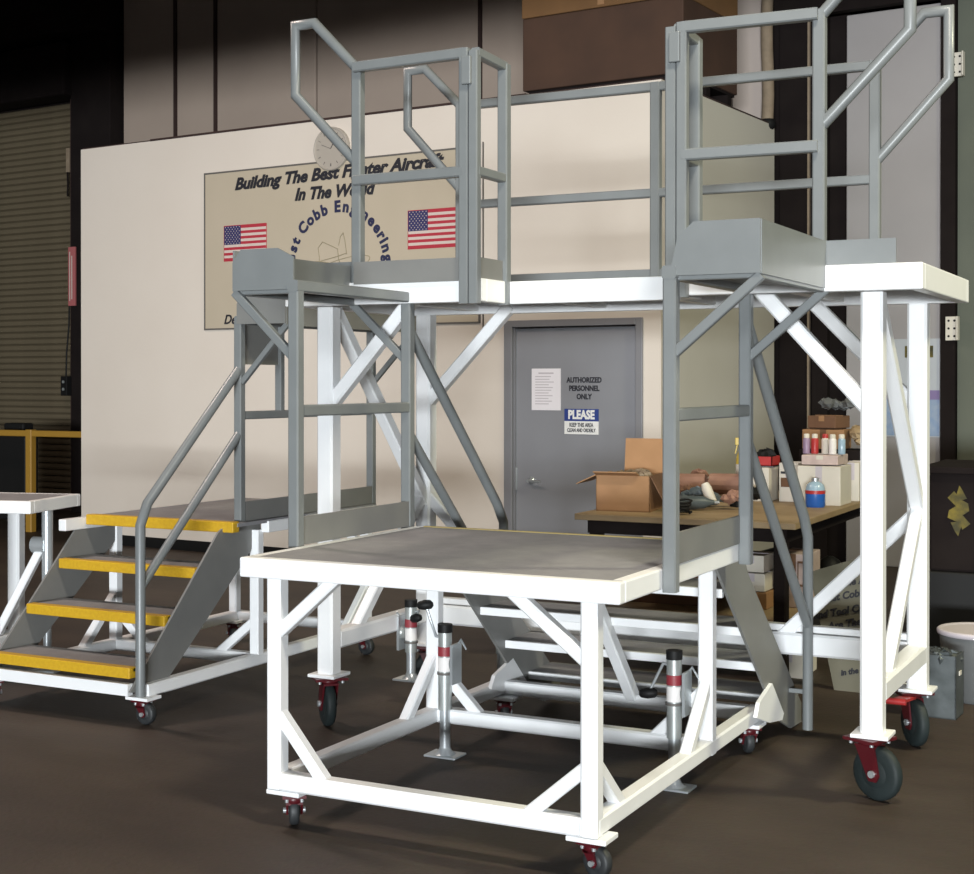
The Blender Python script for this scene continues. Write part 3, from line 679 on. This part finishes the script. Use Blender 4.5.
def simple_box(name, label, cat, x0,x1,y0,y1,z0,z1, m, lid=None, rot=0, extra=None):
    cx, cy = (x0+x1)/2, (y0+y1)/2; a, b_ = (x1-x0)/2, (y1-y0)/2
    t = thing(name, label, cat, (cx,cy,z0), rot)
    lpart('body', MB().box(-a,a,-b_,b_,0,z1-z0,.004), m, t)
    if lid:
        lpart('flap_seam', MB().box(-a+.002,a-.002,-.004,.004,z1-z0,z1-z0+.003), lid, t)
        lpart('tape', MB().box(-.02,.02,-b_-.001,-b_,(z1-z0)*.55,z1-z0), lid, t)
    if extra: extra(t, a, b_, z1-z0)
    return t
# open carton
t = thing('open_carton', 'open brown carton with raised flaps on the left end of the bench', 'carton', (-1.38,3.62,BZ), .12)
g = MB(); a, b_, h = .158, .17, .205
g.box(-a,a,-b_,-b_+.006,0,h).box(-a,a,b_-.006,b_,0,h).box(-a,-a+.006,-b_,b_,0,h).box(a-.006,a,-b_,b_,0,h).box(-a,a,-b_,b_,0,.006)
lpart('body', g, 'card', t)
lpart('flap', MB().prism([(-a,h),(-a-.12,h-.055),(-a-.12,h-.05),(-a,h+.006)],'y',-b_,b_), 'card', t)
lpart('flap', MB().prism([(b_-.004,h),(b_+.03,h+.20),(b_+.036,h+.20),(b_+.002,h)],'x',-a*.5,a), 'card', t)
lpart('flap', MB().prism([(-b_,h),(-b_-.07,h+.02),(-b_-.07,h+.026),(-b_,h+.006)],'x',-a,a*.6), 'card', t)
lpart('flap', MB().prism([(a,h),(a+.07,h-.13),(a+.075,h-.125),(a+.003,h+.004)],'y',-b_,b_), 'cardd', t)
def crumple(n, sx, sy, sz, seed, seg=10):
    rr = random.Random(seed); m_ = MB()
    for k in range(n):
        c = Vector((rr.uniform(-sx,sx), rr.uniform(-sy,sy), rr.uniform(0,sz))); r = rr.uniform(.03,.06); vs = []; fs = []
        for i in range(5):
            for j in range(7):
                th = PI*i/4; ph = 2*PI*j/7+rr.uniform(-.3,.3); q = r*rr.uniform(.65,1.2)
                vs.append(c+Vector((q*math.sin(th)*math.cos(ph), q*math.sin(th)*math.sin(ph), q*math.cos(th)*.7+.02)))
        for i in range(4):
            for j in range(7): fs.append((i*7+j,i*7+(j+1)%7,(i+1)*7+(j+1)%7,(i+1)*7+j))
        m_.add(vs, fs)
    return m_
pk = lpart('packing_paper', crumple(12,.11,.12,.03,3), 'sling', t, 'crumpled tan packing paper', (0,0,h-.045)); pk['kind'] = 'stuff'
# dark tools heap
def power_tool(loc, rz, lab, m='tool', s=1):
    t = thing('power_tool', lab, 'tool', loc, rz)
    lpart('body', MB().lathe((-.09*s,0,.045*s),(1,0,0),[(.018*s,0),(.034*s,.015*s),(.040*s,.07*s),(.036*s,.15*s),(.022*s,.18*s),(.012*s,.21*s)],14), m, t)
    lpart('handle', MB().bar((-.06*s,0,.05*s),(-.085*s,-.11*s,.03*s),.035*s,.03*s,.3), m, t)
    lpart('battery', MB().box(-.13*s,-.05*s,-.17*s,-.10*s,0,.05*s,.006), 'black', t)
    lpart('chuck', MB().cyl((.12*s,0,.045*s),(.15*s,0,.045*s),.010*s,n=8), 'zinc', t)
power_tool((-1.03,3.72,BZ), .5, 'gray power tool lying beside the open carton')
power_tool((-1.04,4.02,BZ), 2.4, 'gray power tool behind the white tube on the bench', 'tool', 1.1)
t = thing('sealant_tube', 'white plastic tube leaning on gray tools on the bench', 'tube', (-.99,3.86,BZ), 0)
lpart('body', MB().lathe((.03,0,.028),(-.42,.15,.88),[(.024,0),(.030,.01),(.030,.10),(.022,.13)],14), 'cream', t)
t = thing('cord_coil', 'dark coiled cord heaped next to the carton on the bench', 'cord', (-1.00,3.42,BZ))
cc = MB(); cc.path([((.05+.012*math.sin(k*.9))*math.cos(k*.5), (.05+.01*math.cos(k*1.3))*math.sin(k*.5), .01+.011*k*.12+.004*math.sin(k)) for k in range(60)], .006, 6)
lpart('coil', cc, 'black', t)
for i, (x, y, m_, lab) in enumerate(((-1.12,3.92,'tool','crumpled dark gray rag by the tools'), (-.80,4.22,'black','black oily rag right of the white tube'), (-1.24,4.17,'cardd','crumpled brown paper behind the tools'), (-.83,3.86,'kraft','small crumpled kraft paper near the gray post'))):
    t = thing(('rag' if i < 2 else 'paper_scrap'), lab, 'rag' if i < 2 else 'paper', (x,y,BZ+.03)); lpart('cloth' if i < 2 else 'sheet', crumple(5,.05,.04,.04,60+i), m_, t)
# rolls of brown paper
for i, (x, y, l, rz, lab) in enumerate(((-1.36,4.62,.20,.10,'brown paper roll at the left of the three on the bench'), (-1.16,4.74,.19,.10,'brown paper roll in the middle of the three'), (-1.00,4.90,.14,.25,'short brown paper roll nearest the gray post'))):
    t = thing('paper_roll', lab, 'paper roll', (x,y,BZ), rz, 'brown paper rolls on the bench')
    g = MB(); n = 14; pf = []
    for k in range(3*n): a_ = 2*PI*k/n; r_ = .075-.012*k/n; pf.append((r_*math.cos(a_)*1.1, .080+r_*math.sin(a_)))
    vs = []; 
    for xx in (-l/2,l/2):
        for (yy,zz) in pf: vs.append((xx+random.uniform(-.008,.008),yy,zz))
    N = len(pf); g.add(vs, [(k,k+1,N+k+1,N+k) for k in range(N-1)])
    lpart('sheet', g, 'kraft', t)
t = thing('paper_pile', 'crumpled brown paper behind the rolls on the bench', 'paper', (-1.28,5.1,BZ+.03))
g = crumple(16,.20,.10,.07,9); o = lpart('sheets', g, 'kraft', t)
# items right half
def bottle(loc, lab, cols, h=.24, r=.04, trig=True):
    t = thing('spray_bottle', lab, 'bottle', loc, .2)
    lpart('lower_body', MB().lathe((0,0,0),(0,0,1),[(r*.9,0),(r,.01),(r,h*.42)],18), cols[0], t)
    lpart('upper_body', MB().lathe((0,0,h*.42),(0,0,1),[(r,0),(r*.97,h*.14),(r*.85,h*.24),(r*.6,h*.31),(r*.35,h*.34)],18), cols[1], t)
    lpart('label_print', MB().lathe((0,0,h*.40),(0,0,1),[(r*1.02,0),(r*1.02,h*.10)],18), cols[2], t)
    lpart('cap', MB().cyl((0,0,h*.76),(0,0,h*.86),r*.38,n=12), cols[3], t)
    if trig: lpart('trigger', MB().box(-.045,.02,-.012,.012,h*.86,h*1.0,.004).bar((-.03,0,h*.88),(-.045,0,h*.70),.012,.008), cols[3], t)
    return t
bottle((-.46,4.26,BZ), 'blue liquid bottle with red label before the white carton', ('bottleb','bottlel','redp','zinc'), .20, .058, False)
simple_box('white_carton','large white carton behind the blue bottle on the bench','carton',-.60,-.34,4.38,4.66,BZ,BZ+.235,'cream','print')
simple_box('pink_carton','flat printed pinkish carton under the spray cans','carton',-.58,-.36,4.40,4.66,BZ+.242,BZ+.30,'pinkbox','cream')
cans = [(-.585,'purple','leftmost spray can, violet, on the flat carton'),(-.535,'redp','spray can with red body, second from the left'),(-.475,'cream','middle white spray can on the flat carton'),(-.420,'label','pale spray can, second from the right'),(-.372,'bottlel','rightmost spray can, bluish, on the flat carton')]
for x, m, lab in cans:
    t = thing('spray_can', lab, 'spray can', (x+.01,4.50+random.uniform(-.03,.03),BZ+.304), 0, 'spray cans on the flat carton')
    lpart('body', MB().lathe((0,0,0),(0,0,1),[(.022,0),(.023,.004),(.023,.085),(.018,.095)],14), m, t)
    lpart('cap', MB().lathe((0,0,.095),(0,0,1),[(.018,0),(.018,.022),(.014,.026)],12), 'redp' if m == 'cream' else 'cream', t)
simple_box('white_carton','narrow white carton at the rear right corner of the bench','carton',-.415,-.32,4.78,5.05,BZ,BZ+.24,'cream','print')
simple_box('white_carton','tall white carton carrying the red tray','carton',-.93,-.81,4.50,4.72,BZ,BZ+.21,'cream','print')
t = thing('red_tray', 'red tray with black rag on the tall white carton', 'tray', (-.87,4.61,BZ+.217))
g = MB().box(-.075,.075,-.09,.09,0,.006).box(-.075,-.069,-.09,.09,0,.06).box(.069,.075,-.09,.09,0,.06).box(-.075,.075,-.09,-.084,0,.06).box(-.075,.075,.084,.09,0,.06)
lpart('tray', g, 'redp', t); lpart('rag', crumple(5,.03,.04,.02,5), 'black', t, 'black rag', (0,0,.03))
def printed(t, a, b_, h): lpart('print_block', MB().box(-a*.8,a*.8,-b_-.002,-b_,h*.38,h*.62), 'cardd', t); lpart('print_line', MB().box(-a*.8,a*.8,-b_-.002,-b_,h*.72,h*.78), 'ink', t)
simple_box('printed_carton','white carton with brown print between tall and large cartons','carton',-.76,-.64,4.55,4.75,BZ,BZ+.24,'cream','print',0,printed)
t = bottle((-1.235,5.33,BZ), 'yellow topped bottle standing at the back of the bench', ('cream','bottley','cream','bottley'), .36, .042)
simple_box('dark_cabinet','dark steel cabinet at the rear right of the bench top','cabinet',-.78,-.34,5.10,5.42,BZ,BZ+.30,'dark')
simple_box('brown_carton','brown carton on the dark cabinet','carton',-.77,-.50,5.12,5.38,BZ+.304,BZ+.43,'card','cardd',.05)
simple_box('brown_carton','smaller tilted brown carton heaped on top','carton',-.72,-.52,5.14,5.34,BZ+.44,BZ+.52,'cardd','card',-.25)
t = thing('plastic_bag', 'crumpled clear-gray plastic bag on the cartons', 'bag', (-.56,5.24,BZ+.56)); lpart('bag', crumple(9,.09,.05,.03,21), 'binc', t)
t = thing('yellow_bag', 'yellow-brown paper bag beside the heaped cartons', 'bag', (-.42,5.25,BZ+.335)); lpart('bag', crumple(6,.03,.05,.09,22), 'wood', t)
# lower shelf
def bracket(t, a, b_, h): lpart('print_mark', MB().box(a*.35,a*.42,-b_-.002,-b_,h*.4,h*.85).box(a*.75,a*.82,-b_-.002,-b_,h*.4,h*.85).box(a*.35,a*.82,-b_-.002,-b_,h*.83,h*.87).box(a*.35,a*.82,-b_-.002,-b_,h*.4,h*.44), 'cardd', t)
simple_box('orange_carton','orange brown carton on the lower shelf','carton',-.74,-.58,3.66,3.92,.326,.42,'card','cardd')
simple_box('white_carton','lower white carton of the pair under the bench','carton',-.75,-.59,3.66,3.90,.424,.525,'cream','print')
simple_box('white_carton','upper white carton of the pair under the bench','carton',-.75,-.60,3.67,3.90,.530,.625,'cream','print')
simple_box('tall_carton','tall pinkish carton with bracket print under the bench','carton',-.555,-.39,3.80,4.10,.326,.63,'pinkbox','cardd',0,bracket)
simple_box('brown_carton','long brown carton at the left of the lower shelf','carton',-1.40,-.95,3.6,4.1,.326,.50,'cardd','card')
t = thing('rounded_case', 'black rounded case beside the tall pinkish carton', 'case', (-.42,4.45,.326)); lpart('shell', MB().lathe((0,0,0),(0,0,1),[(.07,0),(.085,.05),(.085,.14),(.06,.2),(.02,.225)],16), 'black', t)
# on the floor under the bench
simple_box('floor_bin','bluish gray bin on the floor under the bench','bin',-.66,-.575,3.6,3.85,0,.16,'binc')
simple_box('floor_carton','pinkish carton on the floor under the bench','carton',-.565,-.49,3.55,3.8,0,.16,'pinkbox','print')
simple_box('floor_carton','white carton on the floor at the bench front','carton',-.475,-.32,3.45,3.75,.0,.155,'cream','print')
simple_box('floor_carton','long pale carton lying under the middle of the bench','carton',-1.30,-.85,4.0,4.5,0,.22,'cream','print')

# leaning sign board
t = thing('leaning_board', 'beige lettered sign board leaning beside the workbench', 'sign board', (-.02,3.25,0), math.radians(-3))
bdm = MB().prism([(-.085,.0),(.05,.0),(.10,.72),(-.245,.60)], 'y', 0, .02)
o = lpart('board', bdm, 'signboard', t, None, (0,0,0), (math.radians(-9),0,0))
for i, (tx, zz, xx) in enumerate((('or The Aircr',.565,.035),('West Cobb Engi',.495,.02),('and Tool Co who',.415,.015),('Are The Be',.35,.03),('in the',.10,.035))):
    text_obj('text_line', tx, .052 if zz > .2 else .04, 'ink', o, (xx-.045,-.002,zz), rot=(PI/2,-.24,0), shear=.25, bold=.002)
# dark machine at the right edge
t = thing('shop_machine', 'dark shop machine with yellow smudged front at the right edge', 'machine', (.75,4.6,0))
part('cabinet', MB().box(.19,1.6,4.25,5.0,.08,.52,.01), 'black', t); part('body', MB().box(.19,1.6,4.28,5.0,.52,1.08,.015), 'dark', t)
part('table_top', MB().box(.15,1.65,4.22,5.05,1.08,1.12,.006), 'dark', t)
for x in (.25,1.5):
    for y in (4.35,4.9): part('foot', MB().cyl((x,y,0),(x,y,.08),.04,n=10), 'dark', t)
part('front_smudge', MB().prism([(.355+(.045+.02*math.sin(k*2.3)+.012*math.cos(k*4.1))*math.cos(2*PI*k/22), .87+(.12+.03*math.sin(k*1.7))*math.sin(2*PI*k/22)) for k in range(22)],'y',4.272,4.280), 'gold', t, 'yellow paint patch')
part('hose_mark', MB().path([(.50,4.27,.55),(.49,4.26,.62),(.50,4.27,.68)],.008,6), 'yellowp', t)
# bins
t = thing('trash_can', 'round gray plastic trash can at the right edge', 'trash can', (.60,3.38,0))
lpart('body', MB().lathe((0,0,0),(0,0,1),[(.155,0),(.17,.02),(.195,.32),(.195,.325)],28), 'binc', t)
lpart('rim', MB().lathe((0,0,.335),(0,0,1),[(.195,-.01),(.207,-.006),(.209,.012),(.199,.02),(.185,.012)],28), 'print', t)
lpart('handle', MB().box(-.17,-.12,-.20,-.16,.15,.21,.006), 'signwhite', t, 'white handle')
lpart('liner', crumple(6,.09,.09,.01,31), 'label', t, 'crumpled pale liner', (0,0,.27))
t = thing('metal_bin', 'square gray metal bin beside the trash can', 'bin', (.49,2.93,0), -.05)
g = MB(); a=.085
for q in ((-a,a,-a,-a+.006),(-a,a,a-.006,a),(-a,-a+.006,-a,a),(a-.006,a,-a,a)): g.box(*q,0,.30)
g.box(-a,a,-a,a,0,.006)
lpart('body', g, 'galv', t)
lpart('hand_slot', MB().box(a,a+.004,-.02,.02,.2,.22), 'cream', t)
lpart('contents', crumple(10,.045,.045,.02,41), 'galv', t, None, (0,0,.25))
